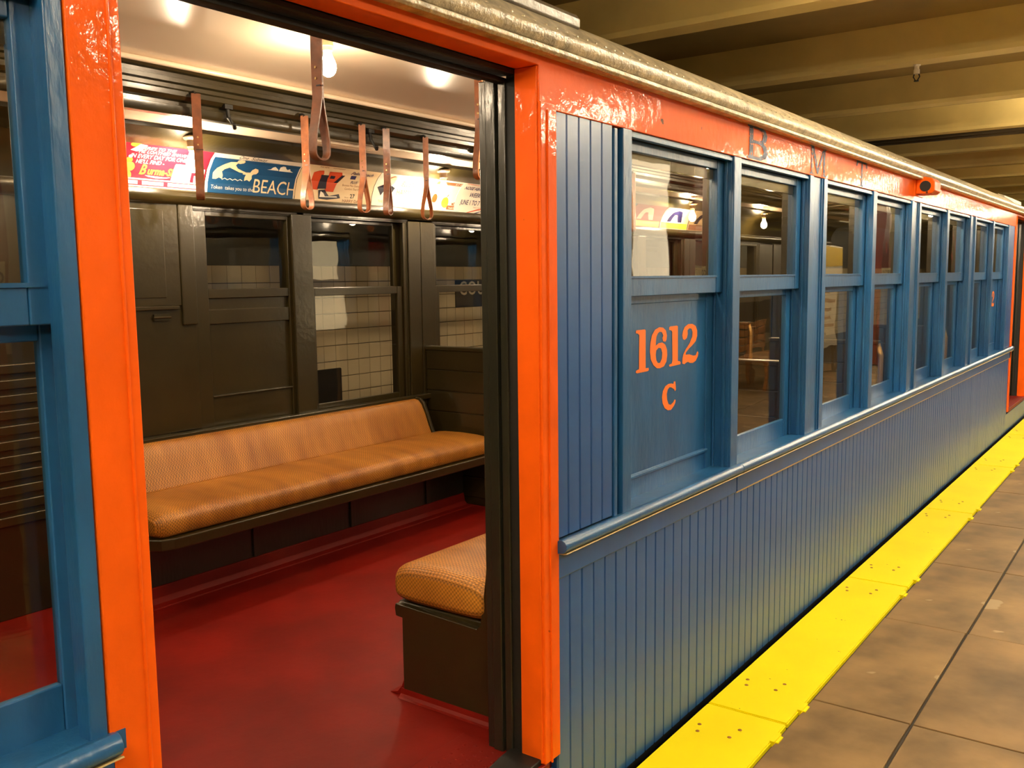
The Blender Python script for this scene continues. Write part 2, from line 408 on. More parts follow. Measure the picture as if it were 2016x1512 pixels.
for k in range(7): G().box(14.42, 15.2-.1*(k % 3), -3.07, -3.066, 1.55-.13*k, 1.60-.13*k).build('text_line', 'ink_brown', b2)
bn = thing('wooden_bench', (12.9, -3.3, 0), 'varnished wooden platform bench beside the display board', 'bench')
for k in range(5): G().box(12.2, 13.7, -3.55+.1*k, -3.47+.1*k, .43, .46).build('seat_slat', 'wood', bn, .004)
for k in range(4): G().box(12.2, 13.7, -3.62, -3.59, .52+.11*k, .61+.11*k).build('back_slat', 'wood', bn, .004)
for xx in (12.25, 12.95, 13.6): G().prism([(-3.62, 0), (-3.56, 0), (-3.54, .40), (-3.1, .40), (-3.1, 0), (-3.04, 0), (-3.04, .43), (-3.59, .43), (-3.59, .95), (-3.62, .95)], xx, xx+.05).build('end_frame', 'wood', bn, .004)

# ================================================================== THE CAR
FL = .23           # car floor
YI = .12           # inner face of the near wall
YF = 2.42          # inner face of the far wall
YC = 1.27
XA, XB = -2.6, 12.3
car = thing('subway_car', (6, YC, 0), 'vintage wooden subway car painted blue with orange doorway trim at the platform', 'subway car')

def part(g, name, mat, bevel=0, label=None, **k):
    o = g.build(name, mat, car, bevel, **k)
    if label: o['label'] = label
    return o
# window layout: pairs of openings
WW, PST, PITCH, W0 = .785, .075, 1.90, 2.546
WX = []
for k in range(4): WX += [W0+k*PITCH, W0+k*PITCH+WW+PST]
WEND = WX[-1]+WW
D0, D1 = .869, 2.05          # near doorway
E0, E1 = 10.39, 11.55        # doorway at the other end
ZS, ZH = .852, 2.038         # window sill and head

# ---- floor, underframe
part(G().box(XA, XB, .02, 2.52, FL-.08, FL), 'car_floor', 'red_floor', label='worn glossy red car floor')
part(G().box(XA, XB, .06, 2.5, -.25, FL-.08), 'underframe', 'black')
part(G().prism([(2.03, FL-.005), (2.04, FL+.004), (2.07, FL+.010), (2.088, FL+.03), (2.096, FL+.075), (2.11, FL+.08), (2.2, FL+.08), (2.2, FL-.005)], 2.0, 4.3), 'floor_cove', 'red_floor', .004)
# ---- near wall core (inside painted olive)
segs = [(XA, D0-.09), (D1+.077, E0-.08), (E1+.1, XB)]
for a, b in segs:
    part(G().box(a, b, .03, YI, 0.02, ZS-.012), 'inner_wall_panel', 'olive')
part(G().box(XA, XB, .03, YI, ZH+.11, 2.26), 'inner_header', 'olive')
for a, b in ((XA, D0-.09), (D1+.077, E0-.08), (E1+.1, XB)):
    part(G().box(a, b, .03, YI, ZH-.004, ZH+.11), 'inner_header', 'olive')
# posts between the windows
def posts(side):
    """returns list of x ranges of solid wall between openings"""
    r = [(D1+.077, WX[0])]
    for k in range(len(WX)-1): r.append((WX[k]+WW, WX[k+1]))
    r.append((WEND, E0-.08)); return r
for a, b in posts(0):
    part(G().box(a+.012, b-.012, .088, YI, ZS-.012, ZH), 'inner_post', 'olive', .003)
    part(G().box(a+.02, b-.02, .03, .088, ZS-.012, ZH), 'post_core', 'olive')

# ---- outside siding boards
def boardmesh(wd, z0, z1):
    g = G().prism([(.0, .002), (.0032, -.004), (wd-.0062, -.004), (wd-.003, .002), (wd-.003, .026), (0, .026)], z0, z1, 'z')
    me = g.mesh('siding_board'); me.materials.append(MT['blue_side']); return me
BW = .0668
lowm = boardmesh(BW, .005, .755)
x = D1+.077
nb = int(round((E0-.08-x)/BW)); bw = (E0-.08-x)/nb
for k in range(nb):
    o = bpy.data.objects.new('siding_board', lowm); COL.objects.link(o); o.location = (x+bw*k, random.uniform(-.0005, .0005), 0); o.scale.x = bw/BW; attach(o, car)
for k in range(36):
    o = bpy.data.objects.new('siding_board', lowm); COL.objects.link(o); o.location = (D0-.09-BW*(k+1), random.uniform(-.0005, .0005), 0); attach(o, car)
upm = boardmesh(.063, .87, ZH+.005)
for k in range(5):
    o = bpy.data.objects.new('siding_board', upm); COL.objects.link(o); o.location = (D1+.077+.063*k, 0, 0); attach(o, car)
    o = bpy.data.objects.new('siding_board', upm); COL.objects.link(o); o.location = (WEND+.105+.063*k, 0, 0); attach(o, car)
# sill panels under the doorways
for a, b in ((D0-.09, D1+.077), (E0-.08, E1+.1)):
    part(G().box(a, b, -.002, .03, .005, FL-.045), 'door_sill_panel', 'blue_side')
# ---- belt rail with rounded nose and the flat board under it
nose = [(.03, .852), (-.014, .868), (-.026, .871), (-.036, .866), (-.042, .855), (-.042, .845), (-.036, .836), (-.028, .832), (-.012, .830), (.03, .830)]
flat = [(.03, .832), (-.010, .832), (-.012, .829), (-.012, .757), (-.008, .752), (.03, .752)]
for a, b in ((XA, D0-.085), (D1+.068, 3.40), (3.403, E0-.02)):
    part(G().prism(nose, a, b), 'belt_rail', 'blue', .002, 'rounded blue belt rail below the windows', auto=45)
    part(G().prism(flat, a+.006, b), 'belt_board', 'blue_side', .001)
    part(G().prism([(-.0385, .8335), (-.041, .8315), (-.030, .8285), (-.014, .8285), (-.014, .8315), (-.030, .8315)], a+.004, b), 'pinstripe', 'pinstripe')
part(G().box(3.40, E0-.08, -.0128, -.0115, .7515, .7565), 'pinstripe', 'pinstripe')

# ---- orange letter board, door frames
lb = part(G().box(D1, E0, -.008, .03, ZH+.004, 2.185), 'letter_board', 'orange', .003, 'orange letter board above the windows')
part(G().box(D0-.09, D1, -.010, .067, 2.147, 2.185), 'door_head_casing', 'orange', .003)
part(G().box(XA, D0-.09, -.008, .03, ZH+.004, 2.185), 'letter_board', 'orange', .003)
part(G().box(E0, E1, -.010, .067, 2.147, 2.185), 'door_head_casing', 'orange', .003)
part(G().box(E1, XB, -.008, .03, ZH+.004, 2.185), 'letter_board', 'orange', .003)
def door_post(x0, x1, zb, inner):
    """orange casing; inner = +1 when the opening is on the -x side"""
    g = G().box(x0, x1, -.012, .067, zb, ZH+.02)
    if inner > 0: g.box(x0-.006, x0+.012, -.004, .067, zb+.003, 2.147).box(x0+.05, x1, .0, .03, ZH+.02, 2.147)
    else: g.box(x1-.012, x1, -.004, .067, zb+.003, 2.147).box(x1-.024, x1-.018, -.0155, .01, zb+.002, 2.147)
    return part(g, 'door_post', 'orange', .003, 'orange painted doorway post')
door_post(D1, D1+.077, FL+.004, 1); door_post(D0-.09, D0, FL-.02, -1)
part(G().box(D1+.028, D1+.034, -.0165, -.01, FL, ZH), 'post_bead', 'orange', .002)
door_post(E0-.08, E0, FL-.02, -1); door_post(E1, E1+.10, FL-.02, 1)
# black door slot and dark moulded inner jamb
for xa, s in ((D1, 1), (E1, 1)):
    part(G().box(xa+.004, xa+.06, .067, .10, FL, 2.147), 'door_slot', 'black')
    part(G().box(xa-.004, xa+.05, .10, .125, FL, 2.13).box(xa+.004, xa+.05, .125, .132, FL, 2.13).box(xa-.008, xa+.05, .132, .165, FL, 2.13).box(xa-.002, xa+.05, .165, .190, FL, 2.13), 'inner_jamb', 'dark_olive', .004)
for xa in (D0, E0):
    part(G().box(xa-.05, xa-.002, .067, .10, FL, 2.147), 'door_slot', 'black')
    part(G().box(xa-.05, xa+.002, .10, .19, FL, 2.13), 'inner_jamb', 'dark_olive', .004)
for a, b in ((D0, D1), (E0, E1)):
    part(G().box(a, b, .067, .19, 2.133, 2.147).box(a, b, .1, .125, 2.115, 2.13), 'door_header_slot', 'black', .003)
    th = part(G().box(a-.02, b+.02, -.012, .30, FL-.03, FL+.004), 'threshold_plate', 'red_floor', .003, 'red painted tread plate with raised studs')
    st = G()
    for i in range(int((b-a)/.03)-1):
        for j in range(7):
            st.lathe([(.0065, .0), (.005, .003), (0, .0035)], (a+.03+.03*i+(.015 if j % 2 else 0), .06+.032*j, FL+.003), 6)
    so = st.build('studs', 'red_floor', th); so['kind'] = 'stuff'
part(G().prism([(D1-.14, FL), (D1+.03, FL), (D1+.03, FL+.022), (D1-.05, FL+.018), (D1-.10, FL+.010)], .0, .11, 'y'), 'door_track_shoe', 'black', .004)

# ---- windows
DIG = {'1': [[(0.173,1.42),(0.178,1.424),(0.237,1.424),(0.243,1.421),(0.244,1.292),(0.266,1.292),(0.266,1.283),(0.259,1.281),(0.184,1.28),(0.174,1.283),(0.175,1.289),(0.196,1.293),(0.197,1.407),(0.185,1.413),(0.175,1.413)]],
'6': [[(0.39,1.373),(0.373,1.375),(0.366,1.387),(0.373,1.396),(0.362,1.408),(0.348,1.41),(0.333,1.406),(0.322,1.394),(0.318,1.377),(0.317,1.363),(0.338,1.371),(0.365,1.372),(0.389,1.363),(0.403,1.345),(0.405,1.325),(0.399,1.303),(0.38,1.287),(0.35,1.283),(0.326,1.285),(0.3,1.298),(0.281,1.319),(0.274,1.346),(0.277,1.375),(0.288,1.401),(0.311,1.419),(0.343,1.426),(0.372,1.423),(0.394,1.412),(0.402,1.394),(0.399,1.38)],[(0.339,1.355),(0.357,1.352),(0.367,1.335),(0.363,1.315),(0.35,1.302),(0.334,1.302),(0.322,1.313),(0.317,1.331),(0.321,1.347)]],
'1b': [[(0.418,1.421),(0.424,1.424),(0.48,1.425),(0.488,1.422),(0.49,1.297),(0.503,1.296),(0.513,1.291),(0.511,1.284),(0.426,1.282),(0.42,1.285),(0.421,1.29),(0.44,1.292),(0.446,1.302),(0.442,1.405),(0.433,1.411),(0.419,1.412)]],
'2': [[(0.524,1.387),(0.529,1.402),(0.544,1.417),(0.573,1.426),(0.609,1.425),(0.637,1.416),(0.65,1.399),(0.651,1.378),(0.638,1.36),(0.614,1.348),(0.581,1.336),(0.557,1.324),(0.553,1.315),(0.581,1.315),(0.618,1.307),(0.639,1.307),(0.654,1.322),(0.664,1.315),(0.658,1.301),(0.64,1.286),(0.615,1.28),(0.591,1.282),(0.573,1.288),(0.555,1.285),(0.545,1.281),(0.526,1.285),(0.527,1.303),(0.534,1.318),(0.557,1.337),(0.586,1.355),(0.607,1.378),(0.61,1.396),(0.6,1.408),(0.582,1.41),(0.568,1.404),(0.57,1.39),(0.562,1.375),(0.545,1.37),(0.53,1.373)]],
'C': [[(0.458,1.226),(0.471,1.226),(0.477,1.195),(0.468,1.19),(0.458,1.199),(0.442,1.206),(0.425,1.209),(0.411,1.202),(0.404,1.187),(0.406,1.167),(0.417,1.15),(0.434,1.145),(0.454,1.151),(0.467,1.161),(0.475,1.157),(0.471,1.147),(0.457,1.136),(0.437,1.126),(0.412,1.128),(0.387,1.139),(0.371,1.158),(0.366,1.179),(0.373,1.201),(0.392,1.216),(0.416,1.222),(0.441,1.221),(0.455,1.218)]]}

def sash(x0, x1, y0, y1, z0, z1, st, top, bot):
    """rectangular sash ring: stiles and rails"""
    g = G().box(x0, x0+st, y0, y1, z0, z1).box(x1-st, x1, y0, y1, z0, z1)
    g.box(x0+st, x1-st, y0+.002, y1-.002, z1-top, z1).box(x0+st, x1-st, y0+.002, y1-.002, z0, z0+bot)
    return g
def near_window(x0, kind, us_st=.055, ls_st=.055):
    """kind: 'glass' or 'panel' (blind lower sash with the car number)"""
    x1 = x0+WW
    # casing: jamb liners with parting beads, head strip, sloped sill
    g = G()
    for xe, s in ((x0, 1), (x1, -1)):
        a, b = sorted((xe, xe-.012*s)); g.box(a, b, -.002, .088, ZS-.01, ZH)
        a, b = sorted((xe, xe+.008*s)); g.box(a, b, .012, .024, ZS-.01, ZH).box(a, b, .054, .062, ZS-.01, ZH)
    g.box(x0, x1, .0, .088, ZH-.006, ZH+.004).box(x0, x1, -.006, .012, ZH-.016, ZH-.002)
    fr = part(g, 'window_casing', 'blue', .002)
    sl = G().prism([(-.014, .866), (.088, ZS+.012), (.088, ZS-.02), (-.014, ZS-.02)], x0-.004, x1+.004).build('sill', 'blue', fr)
    us = sash(x0+.004, x1-.004, .027, .052, 1.537, 2.024, us_st, .034, .060).build('upper_sash', 'blue', fr, .003)
    G().box(x0+us_st-.002, x1-us_st+.002, .038, .041, 1.59, 1.995).build('upper_pane', 'dirty_glass', us)
    bd = G().box(x0+.058, x1-.058, .0245, .028, 1.595, 1.602).build('putty_bead', 'blue', us)
    ls = sash(x0+.006, x1-.006, .064, .086, ZS+.004, 1.56, ls_st, .05, .088)
    if kind == 'glass':
        ls = ls.build('lower_sash', 'blue', fr, .003)
        G().box(x0+ls_st+.002, x1-ls_st-.002, .074, .077, .935, 1.52).build('lower_pane', 'dirty_glass', ls)
    else:
        ls.box(x0+.05, x1-.05, .069, .08, ZS+.05, 1.53)
        ls = ls.build('lower_sash', 'blue', fr, .003); ls['label'] = 'solid blue lower sash panel with orange car number'
        G().prism([(.064, .943), (.058, .938), (.058, .932), (.064, .928)], x0+.05, x1-.05).build('drip_moulding', 'blue', ls)
        for k in ('1', '6', '1b', '2', 'C'):
            print_on('car_number_letter' if k == 'C' else 'car_number_digit', flat_loops(DIG[k]), lambda a, b: (x0+a, .0680, b), 'orange_num', ls)
    return fr
for k, x in enumerate(WX): near_window(x, 'panel' if k in (0, 7) else 'glass')
near_window(.80-WW, 'glass', .08, .048); near_window(.80-2*WW-PST, 'glass')
# blue outer posts between the openings
for k, (a, b) in enumerate(posts(0)):
    if k == 0:
        part(G().box(b-.056, b-.001, -.012, .03, ZS+.004, ZH+.004).box(b-.098, b-.078, -.006, .02, ZS+.01, ZH), 'window_post', 'blue', .003)
    elif k == len(WX):
        part(G().box(a+.001, a+.056, -.012, .03, ZS+.004, ZH+.004).box(a+.078, a+.098, -.006, .02, ZS+.01, ZH), 'window_post', 'blue', .003)
    elif b-a < .1:
        part(G().box(a+.002, b-.002, -.012, .03, ZS+.004, ZH+.004), 'window_post', 'blue', .004)
    else:
        g = G().box(a+.002, a+.055, -.012, .03, ZS+.004, ZH+.004).box(b-.055, b-.002, -.012, .03, ZS+.004, ZH+.004)
        g.box(a+.05, b-.05, -.001, .03, ZS+.004, ZH+.004).box(a+.062, a+.072, -.007, .01, ZS+.004, ZH+.002).box(b-.072, b-.062, -.007, .01, ZS+.004, ZH+.002)
        part(g, 'window_post', 'blue', .003)
xl = D0-.09
part(G().box(xl-.033, xl-.002, -.010, .03, ZS+.004, ZH+.004), 'window_post', 'blue', .004)
part(G().box(.802-WW-PST, .798-WW, -.012, .03, ZS+.004, ZH+.004), 'window_post', 'blue', .004)
for z in (1.985, 1.80):
    part(G().tube([(.752, .0285, z), (.752, .0235, z), (.752, .0215, z)], [.0065, .006, .003], 12), 'sash_screw', 'blue')

# ---- BMT lettering
def stroke_letter(ch):
    if ch == 'B':
        return [[(0, 0), (.135, 0), (.19, .012), (.212, .034), (.198, .058), (.168, .067), (.195, .08), (.205, .1), (.185, .121), (.135, .129), (0, .129), (0, .121), (.018, .118), (.018, .011), (0, .008)],
                [(.058, .012), (.12, .012), (.158, .022), (.168, .036), (.155, .053), (.12, .061), (.058, .061)],
                [(.058, .073), (.115, .073), (.15, .08), (.16, .097), (.148, .112), (.115, .118), (.058, .118)]]
    if ch == 'M':
        return [[(0, 0), (.05, 0), (.05, .006), (.034, .009), (.034, .095), (.1, .006), (.118, .006), (.185, .1), (.185, .009), (.168, .006), (.168, 0), (.232, 0), (.232, .006), (.215, .009), (.215, .119), (.232, .122), (.232, .128), (.185, .128), (.116, .035), (.05, .128), (0, .128), (0, .122), (.018, .119), (.018, .009), (0, .006)]]
    return [[(.07, 0), (.13, 0), (.13, .006), (.112, .009), (.112, .117), (.165, .117), (.185, .098), (.195, .098), (.195, .128), (.005, .128), (.005, .098), (.015, .098), (.035, .117), (.088, .117), (.088, .009), (.07, .006)]]
for ch, x in (('B', 3.462), ('M', 4.187), ('T', 4.90)):
    print_on('line_initial_letter', flat_loops(stroke_letter(ch)), lambda a, b: (x+a, -.0095, 2.048+b*.99), 'blue_letter', lb, 'faded blue painted letter '+ch)
# ---- small orange marker lamp housing on the letter board
ml = part(G().box(6.14, 6.36, -.013, .0, 2.072, 2.192).prism([(-.012, 2.085), (-.10, 2.085), (-.118, 2.10), (-.118, 2.155), (-.10, 2.178), (-.06, 2.188), (-.012, 2.188)], 6.17, 6.34), 'marker_lamp', 'orange', .006, 'small orange marker lamp housing on letter board')
G().tube([(6.171, -.065, 2.130), (6.164, -.065, 2.130)], .032, 16).build('lens', 'black', ml)

# ---- cornice and roof
part(G().prism([(-.008, 2.172), (-.044, 2.170), (-.052, 2.176), (-.052, 2.186), (-.044, 2.190), (-.008, 2.190)], XA, XB), 'drip_edge', 'roof', .002)
crn = [(.0, 2.192), (-.040, 2.192)]+[(-.030-.026*math.cos(t), 2.216-.026*math.sin(t)) for t in [math.radians(q) for q in range(60, -91, -25)]]+[(-.012, 2.245), (.0, 2.245)]
part(G().prism(crn, XA, XB), 'cornice', 'roof', 0, 'weathered cream cornice moulding along the eave', auto=50)
bd = G()
for k in range(190):
    xx = 1.2+.05*k
    bd.lathe([(.0, .006), (.005, .004), (.006, 0)], (xx, -.030, 2.242), 6)
part(bd, 'cornice_tacks', 'roof')['kind'] = 'stuff'
def roofprof(top):
    half = [(-.012, 2.245), (.012, 2.268), (.05, 2.302), (.10, 2.331), (.16, 2.352), (.26, 2.382), (.45, 2.43), (.8, 2.53), (YC, top)]
    full = half+[(2*YC-a, b) for a, b in half[-2::-1]]
    inner = [(a, b-.025) for a, b in full[::-1]]
    return full+inner
part(G().prism(roofprof(2.58), XA, 10.25), 'roof', 'roof', 0, 'pale weathered canvas roof of the car', auto=40)
hood = [(-.012, 2.245), (.012, 2.262), (.05, 2.278), (.10, 2.29), (.3, 2.32), (.8, 2.38), (YC, 2.40)]
hood = hood+[(2*YC-a, b) for a, b in hood[-2::-1]]; hood = hood+[(a, b-.02) for a, b in hood[::-1]]
part(G().prism(hood, 10.25, XB), 'vestibule_roof', 'roof', 0, auto=40)
g = G()
for i in range(6):
    t = i/5*PI/2; q = math.cos(t)
    pr = [(a, 2.262+(b-2.262)*max(q, .02) if b > 2.262 else b) for a, b in roofprof(2.58)]
    g.prism(pr, 10.25+.16*(math.sin(t)-.2*(i > 0)), 10.25+.16*math.sin(min(PI/2, t+PI/10))+.001)
part(g, 'roof_end', 'roof')
rbx = part(G().prism([(.045, 2.302), (.045, 2.330), (.055, 2.345), (.085, 2.352), (.14, 2.352), (.16, 2.34), (.16, 2.30)], 1.1, 2.345), 'roof_board', 'roofbox', .008, 'grey brown running board on roof above doorway')
part(G().prism([(.2, 2.35), (.2, 2.40), (.26, 2.42), (.5, 2.42), (.5, 2.40)], 11.0, 12.2), 'roof_ventilator', 'roof', .02)

# ---- inside: far wall
YO = 2.56
for a, b in ((XA, D0-.09), (D1+.077, E0-.08), (E1+.1, XB)):
    part(G().box(a, b, YF, YO, .02, ZS-.012), 'far_wall_panel', 'olive')
    part(G().box(a, b, YF, YO, ZH-.10, 2.26), 'far_wall_header', 'olive')
part(G().box(XA, XB, YF, YO, 2.05, 2.26), 'far_wall_header', 'olive')
def far_window(x0, kind):
    x1 = x0+WW; zt = ZH-.10
    g = G()
    for xe, s in ((x0, 1), (x1, -1)):
        a, b = sorted((xe, xe-.012*s)); g.box(a, b, YF, YO, ZS-.01, zt)
        a, b = sorted((xe, xe+.022*s)); g.box(a, b, YF+.004, YF+.016, ZS-.01, zt)
    g.box(x0, x1, YF-.03, YO, ZS-.035, ZS-.005).box(x0, x1, YF, YO, zt, zt+.01)
    fr = part(g, 'far_window_casing', 'olive', .003)
    if kind == 'glass':
        us = sash(x0+.004, x1-.004, YF+.052, YF+.077, 1.52, zt, .06, .02, .043).build('upper_sash', 'olive', fr, .003)
        ls = sash(x0+.006, x1-.006, YF+.02, YF+.045, ZS, 1.560, .06, .043, .07).build('lower_sash', 'olive', fr, .003)
        G().box(x0+.06, x1-.06, YF+.064, YF+.067, 1.56, zt-.015).build('upper_pane', 'glass', us)
        G().box(x0+.06, x1-.06, YF+.031, YF+.034, ZS+.065, 1.52).build('lower_pane', 'glass', ls)
    else:
        us = G().box(x0, x0+.24, YF+.012, YF+.045, ZS, zt).box(x1-.045, x1, YF+.012, YF+.045, ZS, zt).box(x0+.24, x1-.045, YF+.012, YF+.045, 1.915, zt)
        us.box(x0+.24, x1-.045, YF+.014, YF+.045, 1.52, 1.565)
        us = us.build('upper_sash', 'olive', fr, .003)
        G().box(x0+.235, x1-.04, YF+.03, YF+.033, 1.56, 1.92).build('upper_pane', 'glass', us)
        ls = G().box(x0+.24, x1-.045, YF+.030, YF+.045, ZS, 1.52).box(x0+.24, x1-.045, YF+.016, YF+.032, 1.395, 1.465).box(x0+.24, x1-.045, YF+.022, YF+.034, ZS, 1.04)
        ls.box(x0+.24, x1-.045, YF+.010, YF+.024, 1.036, 1.044)
        ls = ls.build('blind_panel', 'olive', fr, .003); ls['label'] = 'olive blind lower window panel'
    return fr
for k, x in enumerate(WX): far_window(x, 'panel' if k in (0, 7) else 'glass')
for k, (a, b) in enumerate(posts(1)):
    g = G().box(a+.012, b-.012, YF, YO, ZS-.012, ZH)
    if b-a > .1 and k not in (0, len(WX)):
        g.box(a+.008, a+.115, YF-.012, YF, ZS-.03, ZH-.09).box(a+.12, b-.008, YF-.012, YF, ZS-.03, ZH-.09)
    elif k not in (0, len(WX)): g.box(a-.03, b+.03, YF-.012, YF, ZS-.03, ZH-.09)
    part(g, 'far_post', 'olive', .004)
# door pocket panel left of the blind window, with an access flap and hinge
pk = part(G().box(2.16, 2.70, YF-.004, YF, .9, 1.95), 'pocket_panel', 'olive', .003)
G().box(2.16, 2.62, YF-.012, YF-.002, 1.49, 1.965).build('access_flap', 'olive', pk, .005)
G().box(2.16, 2.54, YF-.016, YF-.01, 1.53, 1.93).build('flap_panel', 'olive', pk, .003)
G().box(2.16, 2.60, YF-.022, YF-.002, 1.475, 1.492).build('flap_rail', 'olive', pk, .003)
hg = G().box(2.47, 2.55, YF-.014, YF-.004, 1.425, 1.455).tube([(2.465, YF-.016, 1.44), (2.555, YF-.016, 1.44)], .005, 8); hg.build('hinge', 'olive', pk)
G().box(2.62, 2.70, YF-.02, YF-.002, 1.40, 1.965).build('pocket_post', 'olive', pk, .006)
# far doorway closed by a door with slats below
fd = part(G().box(D0, D1+.08, YF+.02, YF+.06, FL, 2.05), 'far_door', 'olive', .004)
for k in range(11): G().box(1.0, 1.98, YF+.002, YF+.03, .62+.062*k, .66+.062*k).build('slat', 'olive', fd, .006)
part(G().box(E0, E1, YF+.02, YF+.06, FL, 2.05), 'far_door', 'olive', .004)
# seat-back ledge moulding
part(G().box(2.08, 4.42, YF-.05, YF, .865, .895), 'seat_ledge', 'olive', .004)

# ---- ad rails, cove, lower decks, clerestory beams, ceiling (mirrored on both sides)
def mir(pts, s): return pts if s > 0 else [(2*YC-a, b) for a, b in pts]
def shp(pts, dy, dz=0): return [(a+dy, b+dz) for a, b in pts]
def flipy(pts): return [(2.47-a, b) for a, b in pts]
rail = [(2.425, 1.955), (2.40, 1.957), (2.385, 1.968), (2.372, 1.985), (2.370, 2.0), (2.376, 2.018), (2.388, 2.024), (2.425, 2.03)]
back = [(2.43, 2.02), (2.392, 2.02), (2.383, 2.07), (2.362, 2.125), (2.33, 2.17), (2.288, 2.203), (2.30, 2.23), (2.43, 2.23)]
cov = [(2.30, 2.195), (2.282, 2.197), (2.262, 2.206), (2.235, 2.212), (2.205, 2.226), (2.165, 2.243), (2.150, 2.249), (2.150, 2.29), (2.30, 2.29)]
deck = [(2.155, 2.264), (2.08, 2.290), (1.97, 2.312), (1.97, 2.33), (2.155, 2.30)]
beam = shp([(1.80, 2.232), (1.775, 2.228), (1.755, 2.232), (1.748, 2.246), (1.748, 2.268), (1.762, 2.272), (1.762, 2.285), (1.742, 2.29), (1.728, 2.304), (1.726, 2.322), (1.740, 2.332), (1.752, 2.334), (1.752, 2.350), (1.735, 2.355), (1.735, 2.372), (1.748, 2.376), (1.748, 2.392), (1.730, 2.396), (1.722, 2.408), (1.722, 2.424), (1.86, 2.424), (1.86, 2.315), (1.83, 2.30)], .16, .034)
dm1 = [(2.02, 2.29), (2.0, 2.286), (1.98, 2.29), (1.98, 2.302), (2.02, 2.302)]
for near in (0, 1):
    spans = [(XA, XB)] if not near else [(XA, D0-.1), (D1+.08, E0-.09), (E1+.12, XB)]
    q = flipy if near else (lambda p: p)
    for a0, a1 in spans:
        part(G().prism(q(rail), a0, a1), 'card_rail', 'olive', 0, auto=35)
        part(G().prism(q(back), a0, a1), 'card_backing', 'olive', 0, auto=35)
        part(G().prism(q(cov), a0, a1), 'cove_moulding', 'olive', 0, auto=35)
    part(G().prism(q(deck), XA, XB), 'lower_deck_ceiling', 'cream', 0)
    part(G().prism(q(shp(beam, 0, .03)) if near else beam, XA, XB), 'clerestory_beam', 'olive', 0, 'moulded olive clerestory beam', auto=30)
    part(G().prism(q(dm1), XA, XB), 'deck_moulding', 'olive')
    yb = 1.882 if not near else 2.47-1.882; zb = 2.450 if not near else 2.478
    part(G().tube([(XA, yb, zb), (XB, yb, zb)], .011, 10), 'ceiling_bead', 'cream', smooth=True)
cp = [(1.90, 2.458), (1.80, 2.478), (1.6, 2.503), (YC, 2.520), (.9, 2.512), (.57, 2.488)]
cp = cp+[(a, b+.015) for a, b in cp[::-1]]
part(G().prism(cp, XA, XB), 'car_ceiling', 'cream', 0, 'glossy cream clerestory ceiling', auto=50)
# louvre slots beneath the beam and strap hooks
for x0 in (3.08, 5.2, 7.3):
    for k in range(4): part(G().box(x0, x0+.42, 1.955+.018*k, 1.963+.018*k, 2.252, 2.268), 'vent_louvre', 'cream')
for xh in (2.53, 3.37, 4.24):
    part(G().tube([(xh, 1.895, 2.33), (xh, 1.885, 2.28), (xh+.01, 1.865, 2.245), (xh, 1.85, 2.235), (xh-.01, 1.84, 2.25)], .009, 8).box(xh-.02, xh+.02, 1.88, 1.92, 2.315, 2.335), 'strap_hook', 'black', .002)

# ---- seats
def cushion(x0, x1, y0, y1, z0, z1, r, nx=24, crown=.012):
    """soft rounded pad"""
    g = G(); ny = 10
    def prof(t):   # superellipse-ish cross-section in y, t 0..1 around
        return t
    rows = []
    ring = []
    for k in range(8): ring.append(k)
    P = []
    cyc, czc = (y0+y1)/2, (z0+z1)/2; hy, hz = (y1-y0)/2, (z1-z0)/2
    n = 28
    sec = []
    for k in range(n):
        t = 2*PI*k/n; c, s = math.cos(t), math.sin(t); e = .42
        sec.append((math.copysign(abs(c)**e, c), math.copysign(abs(s)**e, s)))
    xs = [0, .25, .5, .75, 1]
    st = []
    for q in (0, .12, .3, .55, .8, 1): st.append((x0+r*(1-math.cos(q*PI/2))*1.0, .0+math.sin(q*PI/2)))
    left = [(x0+r*(1-math.cos(q*PI/2)), math.sin(q*PI/2)) for q in (.06, .2, .4, .6, .8, 1)]
    stations = left+[(x0+r+(x1-x0-2*r)*i/nx, 1) for i in range(1, nx)]+[(x1-(a-x0), b) for a, b in left[::-1]]
    vs = []
    for xx, k in stations:
        kk = .72+.28*k; kz = .35+.65*k
        for c, s in sec: vs.append((xx, cyc+c*hy*(1-(1-kk)*.6), czc+s*hz*kz+(crown*(1-c*c) if s > 0 else 0)))
    m = len(stations)
    fs = [(i*n+k, i*n+(k+1) % n, (i+1)*n+(k+1) % n, (i+1)*n+k) for i in range(m-1) for k in range(n)]
    fs += [tuple(range(n))[::-1], tuple(range((m-1)*n, m*n))]
    return g.add(vs, fs)
def backpad(x0, x1, pts, n=1):
    return G().prism(pts, x0, x1)
# long bench along the far wall
bx0, bx1 = 2.06, 4.30
bench = thing('long_bench', (3.2, 2.15, FL), 'long rattan bench against the far olive wall below the windows', 'bench')
cushion(bx0, bx1-.02, 1.83, 2.30, .575, .68, .05).build('seat_cushion', 'rattan', bench, auto=60)
G().prism([(2.25, .64), (2.235, .68), (2.262, .74), (2.285, .80), (2.31, .85), (2.335, .875), (2.365, .88), (2.385, .87), (2.40, .64)], 2.14, bx1-.12).build('back_cushion', 'rattan', bench, .012, seg=3, auto=60)
G().prism([(2.24, .62), (2.228, .68), (2.255, .745), (2.278, .805), (2.303, .857), (2.332, .884), (2.40, .892), (2.41, .62)], bx1-.118, bx1-.10).build('back_end_cap', 'olive', bench, .003)
G().prism([(bx0+.06, 1.815), (bx0+.015, 1.835), (bx0-.012, 1.885), (bx0-.02, 1.95), (bx0-.02, 2.36), (bx1, 2.36), (bx1, 1.815)], .535, .585, 'z').build('seat_frame', 'olive', bench, .008)
G().box(bx0+.05, bx1, 2.10, 2.14, FL+.075, .535).build('base_panel', 'dark_olive', bench, .003)
